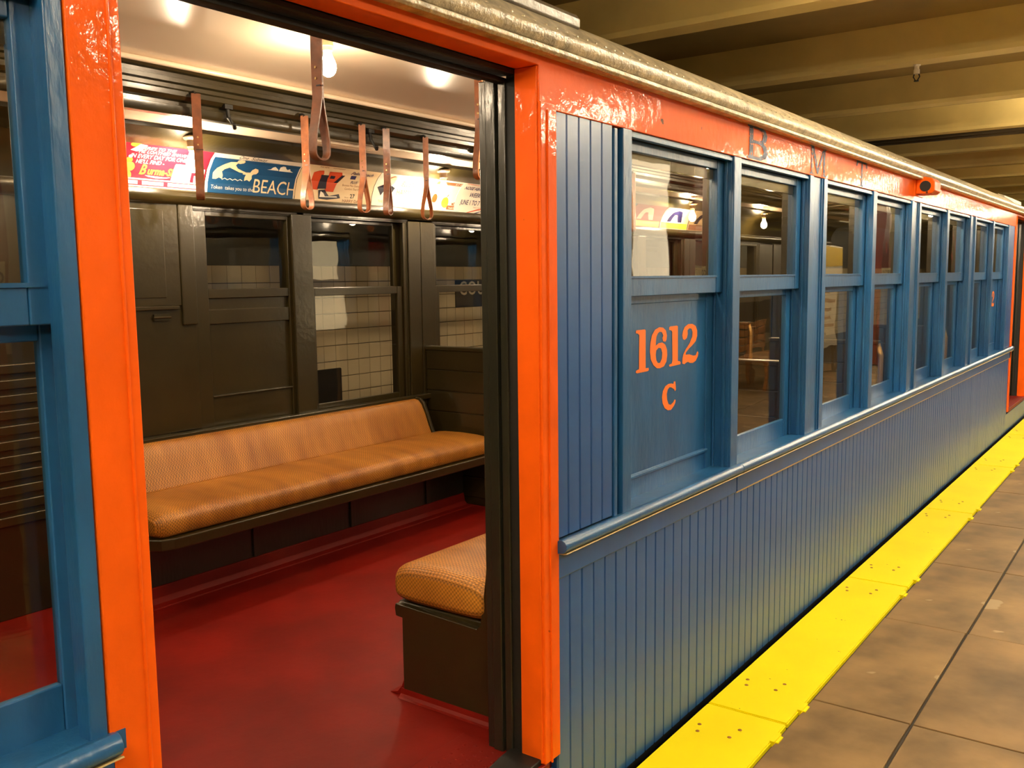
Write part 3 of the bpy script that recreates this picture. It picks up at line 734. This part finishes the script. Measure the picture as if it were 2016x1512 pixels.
for xx in (2.72, 3.35, 3.95): G().box(xx, xx+.03, 2.088, 2.10, FL+.08, .53).build('base_batten', 'dark_olive', bench, .002)
# transverse seat-back bulkhead closing the bench, with boards
def cross_seat(x, side, lbl, facing, group):
    """boarded seat back across the car with rattan seat on its far side"""
    y0, y1 = (1.72, YF-.015) if side == 'far' else (YI+.012, .82)
    c = thing('cross_seat', (x, (y0+y1)/2, FL), lbl, 'seat', group)
    G().box(x, x+.03, y0, y1, FL, 1.165).build('back_frame', 'olive', c, .003)
    for k in range(7):
        G().box(x-.008, x, y0+.03, y1-.002, FL+.05+.128*k, FL+.172+.128*k).build('back_board', 'olive', c, .003)
    G().box(x-.018, x+.048, y0-.01, y1, 1.165, 1.19).build('top_rail', 'olive', c, .006)
    G().tube([(x+.015, y0, 1.17), (x+.015, y0-.02, 1.10), (x+.015, y0-.02, .80), (x+.015, y0+.0, .66)], .016, 10).build('grab_handle', 'brass', c, smooth=True)
    if facing:
        G().prism([(x+.03, .62), (x+.12, .62), (x+.115, .72), (x+.085, .95), (x+.07, 1.10), (x+.05, 1.14), (x+.03, 1.14)], y0+.02, y1-.02, 'y').build('back_cushion', 'rattan', c, .012, seg=3, auto=60)
        G().prism([(x+.03, .57), (x+.47, .57), (x+.49, .60), (x+.49, .64), (x+.46, .67), (x+.25, .685), (x+.03, .67)], y0+.02, y1-.02, 'y').build('seat_cushion', 'rattan', c, .012, seg=3, auto=60)
        G().box(x+.03, x+.48, y0+.01, y1-.01, .52, .57).build('seat_frame', 'olive', c, .006)
        G().box(x+.05, x+.09, y0+.06, y1-.06, FL, .52).box(x+.38, x+.41, y0+.06, y1-.06, FL, .52).build('pedestal', 'dark_olive', c, .004)
cross_seat(4.34, 'far', 'olive boarded seat back standing at the end of the long rattan bench', True, None)
cross_seat(5.95, 'far', 'cross seat with rattan cushion at the third window pair along the far wall', True, None)
cross_seat(7.85, 'far', 'cross seat with rattan cushion at the fourth window pair along the far wall', True, None)
cross_seat(4.34, 'near', 'cross seat backing onto the short bench along the platform side wall', True, None)
cross_seat(5.95, 'near', 'cross seat with rattan cushion at the third window pair, platform side', True, None)
cross_seat(7.85, 'near', 'cross seat with rattan cushion at the fourth window pair, platform side', True, None)
# short bench inside the near wall, its end panel beside the doorway
nbch = thing('side_bench', (3.2, .4, FL), 'rattan side bench with olive end panel just inside the open doorway', 'bench')
G().prism([(YI+.01, FL), (.62, FL), (.62, .50), (.648, .502), (.652, .53), (.648, .545), (.31, .530), (.295, .545), (.272, .70), (.262, .80), (.24, .88), (.20, .91), (YI+.01, .91)], 2.15, 2.185).build('end_panel', 'olive', nbch, .004)
cushion(2.145, 4.32, .255, .665, .545, .675, .06, crown=.015).build('seat_cushion', 'rattan', nbch, auto=60)
G().prism([(.30, .62), (.29, .66), (.262, .78), (.24, .85), (.21, .885), (.17, .885), (.15, .62)], 2.19, 4.32).build('back_cushion', 'rattan', nbch, .012, seg=3, auto=60)
G().box(2.17, 4.32, YI+.02, .655, .50, .548).build('seat_frame', 'olive', nbch, .008)
G().box(2.185, 4.32, .56, .60, FL, .50).build('base_panel', 'olive', nbch, .003)
G().prism([(.60, FL+.002), (.685, FL+.002), (.65, FL+.012), (.63, FL+.035), (.62, FL+.06), (.60, FL+.06)], 2.152, 4.32).prism([(2.128, FL+.001), (2.138, FL+.004), (2.146, FL+.012), (2.150, FL+.03), (2.16, FL+.03), (2.16, FL+.001)], YI+.05, .63, 'y').build('base_cove', 'red_floor', nbch, .006)

# ---- leather straps
def strap(x, y, ztop, zbot, ang, mat, lbl, half=.03, tw=0, wd=.030, grp=None):
    o = thing('hand_strap', (x, y, zbot), lbl, 'strap', grp)
    L = ztop-zbot; th = .0022
    path = []           # loop path (u, z): up one side, down the other
    zs = zbot+L*.42
    def side(s, top):
        pts = []
        for k in range(13):
            t = k/12
            z = zbot+half*1.0+(zs-zbot-half)*t
            u = half*(1-t)**.8*(1+.35*math.sin(PI*t)*(1-t)) if t < 1 else .0
            pts.append((s*max(u, .0025), z))
        pts += [(s*.0025, zs+(top-zs)*q) for q in (.1, .3, .6, 1)]
        return pts
    right = side(1, ztop); left = side(-1, ztop)
    arc = [(half*math.cos(PI+PI*k/10), zbot+half*.9+half*.9*math.sin(PI+PI*k/10)) for k in range(1, 10)]
    top = [(-.012*math.cos(PI*k/6)*1.0, ztop+.016*math.sin(PI*k/6)) for k in range(7)]
    pts = left[::-1]+arc+right
    ca, sa = math.cos(ang), math.sin(ang)
    g = G()
    n = len(pts); vs = []
    for i, (u, z) in enumerate(pts):
        a = pts[max(0, i-1)]; b = pts[min(n-1, i+1)]
        tx, tz = b[0]-a[0], b[1]-a[1]; l = math.hypot(tx, tz) or 1; nx, nz = -tz/l, tx/l
        tt = tw*(z-zbot)/L
        w_ = wd*(1.0 if z > zs else 1.0-.12*(1-(z-zbot)/(zs-zbot)))
        for du, dw in ((th, -w_/2), (th, w_/2), (-th, w_/2), (-th, -w_/2)):
            uu, zz, ww = u+nx*du, z+nz*du, dw
            c, s = math.cos(ang+tt), math.sin(ang+tt)
            vs.append((x+uu*c-ww*s, y+uu*s+ww*c, zz))
    fs = [(4*i+k, 4*i+(k+1) % 4, 4*i+4+(k+1) % 4, 4*i+4+k) for i in range(n-1) for k in range(4)]+[(0, 1, 2, 3), (4*n-4, 4*n-3, 4*n-2, 4*n-1)]
    g.add(vs, fs).build('strap_loop', mat, o, auto=50)
    # bracket lug that carries it, rivets and the stitched lap
    G().tube([(x+.0, y, ztop-.005), (x, y+.012, ztop+.006), (x, y+.04, ztop+.004)], .008, 8).build('lug', 'black', o)
    c, s = math.cos(ang), math.sin(ang)
    rv = G()
    for zz in (zs+L*.10, zs+L*.17):
        for sd in (1, -1):
            p = (x+sd*.005*c, y+sd*.005*s, zz); q = (x+sd*.0075*c, y+sd*.0075*s, zz)
            rv.tube([p, q], .0035, 8)
    rv.build('rivets', 'brass', o)['kind'] = 'stuff'
    gg = G()
    for sd in (1, -1):
        u0 = sd*.0052
        gg.add([(x+u0*c-ww*s, y+u0*s+ww*c, zz) for ww, zz in ((-wd/2-.001, zs+L*.05), (wd/2+.001, zs+L*.05), (wd/2+.001, zs+L*.058), (-wd/2-.001, zs+L*.058))], [(0, 1, 2, 3)])
    gg.build('lap_seam', 'ink', o)
    return o
vd = math.atan2(3.1, 2.3)
strap(2.355, 1.86, 2.350, 1.932, math.radians(52), 'leather', 'dark brown leather strap in front of the crimson and blue cards', .022, .12, .036)
strap(2.922, 1.86, 2.337, 1.922, math.radians(-2), 'leather2', 'tan leather strap with a slim loop beside the cream razor card', .026, .75, .034)
strap(3.283, 1.86, 2.343, 1.926, math.radians(-8), 'leather2', 'tan leather strap hanging over the cream clothing card', .028, .8, .032)
strap(3.450, 1.86, 2.344, 1.922, math.radians(10), 'leather', 'reddish brown strap just beside the tan strap, twisted nearly shut', .022, .6, .034)
strap(3.745, 1.86, 2.336, 1.912, math.radians(-16), 'leather2', 'narrow tan strap with an open loop by the lime fruit card', .029, .9, .028)
strap(1.795, .545, 2.345, 1.928, math.radians(-3), 'leather', 'large dark leather strap hanging beside the lit centre bulb', .025, .75, .031)
strap(2.507, .545, 2.345, 1.932, math.radians(-5), 'leather2', 'pale tan strap hanging close to the dark door jamb', .020, .5, .026)
for k, xx in enumerate((4.6, 5.0, 5.5, 6.0)):
    strap(xx, 1.86, 2.340, 1.925, math.radians(-20+15*k), 'leather2', 'leather strap hanging in a row beyond the cross seat back', .03, -.4, .028, 'straps beyond the cross seat')

# ---- bare bulbs
def bulb(x, y, z, lbl, grp=None):
    o = thing('light_bulb', (x, y, z), lbl, 'light bulb', grp)
    G().lathe([(0, 0), (.042, 0), (.042, -.006), (.034, -.014), (.024, -.018), (.022, -.04), (.024, -.045), (.020, -.05), (.018, -.062), (0, -.062)], (x, y, z), 16).build('socket', 'porcelain', o, auto=40)
    G().lathe([(.012, -.060), (.013, -.068), (.018, -.082), (.026, -.098), (.0305, -.114), (.031, -.126), (.027, -.140), (.018, -.151), (.008, -.156), (0, -.157)], (x, y, z), 14).build('bulb', 'bulb', o, smooth=True)
    return o
names = ['lit bare bulb above the crimson card', 'lit bare bulb above the lime fruit card', 'lit bare bulb on the cove beyond the cross seat']
for k, x in enumerate((2.56, 4.27, 5.97, 7.68, 9.4)):
    bulb(x, 2.185, 2.237, names[min(k, 2)], 'cove bulbs beyond the cross seat' if k > 1 else None)
for k, x in enumerate((2.52, 4.95, 7.4)):
    bulb(x, YC, 2.520, 'lit bare bulb at the middle of the cream ceiling above the doorway' if k == 0 else 'lit bare bulb farther along the cream car ceiling', None if k == 0 else 'ceiling bulbs farther along')
for k, x in enumerate((.85, 2.56, 4.27, 5.97, 7.68, 9.4)):
    bulb(x, 2.47-2.185, 2.237, 'lit bare bulb in the cove over the platform side windows', 'platform side cove bulbs')
bulb(.85, 2.185, 2.237, 'lit bare bulb above the slatted far door', None)
bulb(.6, YC, 2.520, 'lit bare bulb on the ceiling above the slatted far door end', None)

# ---- advertising cards on the far cove
def cove(x, v, off=0, dv=0):
    """v 0..1 up the card, room-side offset"""
    P = [(2.388, 2.024), (2.380, 2.07), (2.359, 2.125), (2.327, 2.17), (2.292, 2.199)]
    t = max(0, min(3.999, v*4)); i = int(t); q = t-i
    y = P[i][0]*(1-q)+P[i+1][0]*q; z = P[i][1]*(1-q)+P[i+1][1]*q
    dy, dz = P[i+1][0]-P[i][0], P[i+1][1]-P[i][1]; l = math.hypot(dy, dz)
    return (x, y-off*dz/l, z+off*dy/l)
def card(x0, x1, mat, lbl, lift=0):
    g = G(); vs = []
    for k in range(17):
        v = k/16
        for off in (.0015+lift, .003+lift):
            for x in (x0, x1): vs.append(cove(x, v, off))
    n = 17
    fs = []
    for k in range(n-1):
        a, b = 4*k, 4*k+4
        fs += [(a, a+1, b+1, b), (a+2, b+2, b+3, a+3), (a, b, b+2, a+2), (a+1, a+3, b+3, b+1)]
    fs += [(0, 2, 3, 1), (4*n-4, 4*n-3, 4*n-1, 4*n-2)]
    o = g.add(vs, fs).build('advertising_card', mat, auto=30)
    tag(o, lbl, 'poster', 'car cards')
    return o
def ink(o, name, vf, x0, x1, mat, layer=1, lift=0, label=None):
    """vf in card units: u 0..1 across, v 0..1 up"""
    return print_on(name, vf, lambda a, b: cove(x0+(x1-x0)*a, b, .003+lift+.0006*layer), mat, o, label, step=.0625)
def inks(o, name, lst, *a, **k):
    for vf in lst: ink(o, name, vf, *a, **k)
def txt(s, u, v, size, asp, **k):
    """asp = card height / width so that letters keep their shape"""
    vf = flat_text(s, size, **k)
    return shift(vf, u, v, asp, 1)
A = .205/.54
# 1 crimson card
x0, x1 = 2.215, 2.752
o = card(x0, x1, 'card_crimson', 'crimson advertising card with yellow script lettering and a white jar')
lines = [("HERE'S TO THE", .90, .32), ('HE LOATHED SHAVING', .785, .32), ('IN EVERY DAY FOR ONE GAL', .67, .26), ("HE'LL FIND -", .555, .32)]
inks(o, 'white_lettering', [txt(s, u, v-.06, .125, A, shear=.12, bold=.012) for s, v, u in lines], x0, x1, 'card_white')
inks(o, 'script_lettering', [txt('B', .36, .29, .27, A, shear=.35, bold=.015), txt('urma-Shave', .435, .30, .20, A, shear=.3, bold=.02)], x0, x1, 'ink_yellow', 2)
ink(o, 'underline_swash', flat_loops([[(.42, .275), (.6, .265), (.66, .27), (.62, .245), (.52, .225), (.46, .245)]]), x0, x1, 'card_white', 1)
inks(o, 'figure_print', [flat_loops([ell(.27, .42, .05, .09)]), flat_loops([ell(.25, .25, .05, .1)]), flat_loops([ell(.26, .55, .03, .06)]), flat_loops([ell(.27, .96, .05, .07)])], x0, x1, 'ink_yellow', 1)
inks(o, 'white_shapes', [flat_loops([[(.24, .78), (.30, .75), (.345, .80), (.345, .9), (.37, .97), (.30, .99), (.28, .9)]]), flat_loops([ell(.262, .63, .018, .035)])], x0, x1, 'card_white', 2)
inks(o, 'jar_print', [flat_loops([[(.66, .165), (.69, .56), (.86, .56), (.85, .16)]]), rect(.885, .91, .16, .35), rect(.93, .985, .16, .5)], x0, x1, 'card_white', 3)
inks(o, 'bottom_stripe', [rect(0, 1, 0, .03), rect(0, 1, .165, .195)], x0, x1, 'card_white', 1)
inks(o, 'bottom_lettering', [rect(.20, .36, .055, .14), rect(.40, .60, .055, .14), rect(.64, .93, .055, .14)], x0, x1, 'card_white', 1)
# 2 blue beach card
x0, x1 = 2.757, 3.30
o = card(x0, x1, 'card_white', 'blue advertising card with two white bathers and BEACH lettering')
ink(o, 'blue_ground', rect(.025, .985, .0, .86), x0, x1, 'card_blue', 1)
ink(o, 'header_script', merge_vf([txt('One  Subway', .26, .89, .15, A, shear=.25), rect(.42, .72, .878, .884)]), x0, x1, 'ink', 2)
body = [[(.065, .33), (.06, .45), (.09, .57), (.14, .66), (.21, .75), (.27, .77), (.275, .83), (.30, .86), (.34, .85), (.355, .80), (.345, .745), (.31, .72), (.285, .73), (.27, .68), (.30, .61), (.36, .56), (.40, .535), (.385, .505), (.33, .52), (.26, .575), (.215, .61), (.17, .56), (.15, .50), (.165, .42), (.165, .34), (.13, .37), (.10, .33)]]
child = [[(.37, .49), (.40, .53), (.45, .54), (.46, .60), (.49, .65), (.525, .63), (.535, .57), (.52, .515), (.49, .50), (.475, .47), (.48, .40), (.46, .34), (.43, .37), (.40, .34), (.40, .42), (.41, .475), (.38, .475)]]
ink(o, 'bathers_print', merge_vf([flat_loops(body), flat_loops(child)]), x0, x1, 'card_cream', 2)
wv = []
for k in range(4): wv.append(flat_loops([[(.165+.055*k, .325), (.19+.055*k, .355), (.215+.055*k, .335), (.22+.055*k, .345), (.192+.055*k, .372), (.16+.055*k, .335)]]))
ink(o, 'waves_print', merge_vf(wv), x0, x1, 'card_white', 2)
cl_ = [flat_loops([[(.62, .66), (.66, .675), (.675, .72), (.70, .75), (.72, .72), (.745, .68), (.75, .655)]]), flat_loops([[(.755, .65), (.76, .75), (.785, .80), (.815, .79), (.83, .73), (.85, .70), (.875, .73), (.89, .68), (.93, .65)]])]
ink(o, 'clouds_print', merge_vf(cl_), x0, x1, 'white', 2)
ink(o, 'beach_lettering', txt('BEACH', .50, .085, .47, A, width=.92, spacing=.98), x0, x1, 'card_cream', 3)
ink(o, 'caption_lettering', txt('Token  takes you to the', .055, .10, .135, A, shear=.1, width=.92), x0, x1, 'card_white', 3)
# 3 cream razor and clothing card
x0, x1 = 3.305, 3.862
o = card(x0, x1, 'card_cream', 'cream advertising card with orange razor picture and number 27')
inks(o, 'orange_block', [flat_loops([[(.17, .30), (.16, .72), (.22, .80), (.27, .82), (.29, .72), (.27, .30)]]), flat_loops([[(.36, .28), (.35, .80), (.50, .82), (.53, .70), (.49, .45), (.47, .28)]])], x0, x1, 'ink_red', 1)
inks(o, 'razor_print', [flat_loops([[(.26, .32), (.27, .60), (.26, .68), (.36, .68), (.355, .60), (.37, .34)]]), flat_loops([[(.45, .50), (.52, .72), (.56, .72), (.50, .50)]]), rect(.38, .44, .60, .68), flat_loops([[(.29, .06), (.28, .30), (.36, .32), (.42, .16), (.55, .24), (.57, .12), (.40, .05)]])], x0, x1, 'ink', 2)
ink(o, 'razor_shine', flat_loops([[(.30, .11), (.31, .28), (.345, .24), (.37, .14), (.52, .17), (.53, .135)]]), x0, x1, 'white', 3)
inks(o, 'script_lettering', [txt('Palm Beach', .62, .78, .17, A, shear=.35, bold=.012), txt('PLUS', .665, .52, .11, A, shear=.2, bold=.01), rect(.64, .71, .64, .74)], x0, x1, 'ink_blue', 1)
inks(o, 'small_lettering', [txt('Because Men Demand more', .57, .44, .075, A), txt('Comfort Than Ever', .61, .36, .075, A), txt('Better', .63, .14, .06, A), txt('THE NEW', .19, .92, .07, A, bold=.01), txt('LIGHTWEIGHT', .36, .92, .06, A, bold=.01)], x0, x1, 'ink_brown', 1)
inks(o, 'price_lettering', [txt('27', .70, .15, .17, A, bold=.02)], x0, x1, 'ink', 1)
ink(o, 'name_lettering', txt('HARRY DAVIS', .60, .02, .12, A, bold=.015), x0, x1, 'ink_brown', 1)
# 4 white card with portrait
x0, x1 = 3.867, 4.36
A4 = .205/.493
o = card(x0, x1, 'card_white', 'pale advertising card with a tilted portrait and a dark bow tie')
ink(o, 'portrait_print', flat_loops([ell(.235, .74, .062, .17)]), x0, x1, 'card_cream', 1)
ink(o, 'hair_print', flat_loops([[(.17, .70), (.18, .86), (.23, .93), (.28, .90), (.23, .86), (.20, .80), (.19, .70)]]), x0, x1, 'ink_brown', 2)
inks(o, 'bow_print', [flat_loops([[(.05, .50), (.16, .62), (.20, .50), (.13, .30)]]), flat_loops([[(.20, .40), (.27, .58), (.34, .52), (.27, .24), (.20, .26)]])], x0, x1, 'ink', 1)
inks(o, 'gold_lettering', [txt('MISS', .52, .80, .12, A4, shear=.15), txt('ELLEN', .42, .60, .20, A4, shear=.15), txt('HAMM', .38, .36, .20, A4), txt('THE 4 STAR', .10, .10, .11, A4), txt('Broadway', .45, .11, .08, A4)], x0, x1, 'ink_yellow', 1)
# 5 brown and white card with fruit
x0, x1 = 4.362, 4.84
o = card(x0, x1, 'card_white', 'white advertising card with lime green fruit and brown lettering boxes')
inks(o, 'brown_band', [rect(.0, .72, .80, .93), flat_loops([[(.44, .25), (.62, .42), (.66, .60), (.70, .60), (.68, .25)]]), rect(.34, .66, .05, .19), rect(.44, .67, .20, .28)], x0, x1, 'ink_brown', 1)
inks(o, 'fruit_print', [flat_loops([ell(.20, .62, .08, .14)]), flat_loops([ell(.30, .26, .07, .16)])], x0, x1, 'ink_green', 1)
inks(o, 'red_fruit_print', [flat_loops([ell(.08, .36, .05, .12)]), flat_loops([ell(.31, .48, .03, .05)])], x0, x1, 'ink_red', 2)
inks(o, 'white_lettering', [txt('N.Y. Giants', .36, .83, .12, A, shear=.3, bold=.012), txt('Youth Edition', .38, .08, .09, A, bold=.012), txt("'10 to '12", .47, .215, .08, A, bold=.01)], x0, x1, 'card_white', 2)
# 6 noise card overlapping
x0, x1 = 4.60, 5.16
o = card(x0, x1, 'card_white', 'white card reading NOISE ABATEMENT WEEK in navy italic capitals', .003)
inks(o, 'navy_lettering', [txt('NOISE ABATEMENT', .07, .72, .19, A, shear=.2, bold=.015, width=.80), txt('WEEK', .21, .49, .20, A, shear=.2, bold=.015), txt('JUNE 1 TO 7', .09, .27, .185, A, shear=.12, bold=.015, width=.9)], x0, x1, 'ink_blue', 1, .003)
inks(o, 'small_lettering', [txt('Noise Committee', .34, .17, .07, A, shear=.1), txt('of Greater New York', .38, .09, .06, A, shear=.1)], x0, x1, 'ink_brown', 1, .003)
inks(o, 'red_stripes', [flat_loops([[(.22, .0), (.42, .14), (.60, .22), (.60, .19), (.44, .11), (.26, .0)]]), flat_loops([[(.06, .985), (.3, .96), (.3, .94), (.06, .965)]])], x0, x1, 'ink_red', 1, .003)
ink(o, 'navy_stripe', flat_loops([[(.36, .0), (.5, .09), (.64, .14), (.64, .12), (.5, .065), (.41, .0)]]), x0, x1, 'ink_blue', 1, .003)
# cards farther along
rest = [('card_white', 'ink_red', 'ink', 'white card with a red base and dark arch, fourth bay of the car'), ('card_cream', 'ink_blue', 'ink_red', 'cream card with a navy base and red arch farther along'), ('card_blue', 'card_white', 'ink_yellow', 'blue card with a white base and yellow arch farther along'),
        ('card_crimson', 'ink_yellow', 'card_white', 'crimson card with a yellow base and white arch farther along'), ('card_white', 'ink_green', 'ink_blue', 'white card with a green base and navy arch farther along'), ('card_cream', 'ink_brown', 'ink', 'cream card with a brown base and dark arch near the far door')]
for k, (a, b, c, l) in enumerate(rest):
    x0 = 5.20+.56*k; x1 = x0+.545
    o = card(x0, x1, a, l)
    ink(o, 'base_print', rect(.02, .98, .02, .28), x0, x1, b, 1)
    ink(o, 'arch_print', flat_loops([[(.2, .32), (.3, .7), (.45, .86), (.6, .8), (.7, .55), (.74, .32), (.6, .32), (.5, .6), (.42, .6), (.34, .32)]]), x0, x1, c, 1)
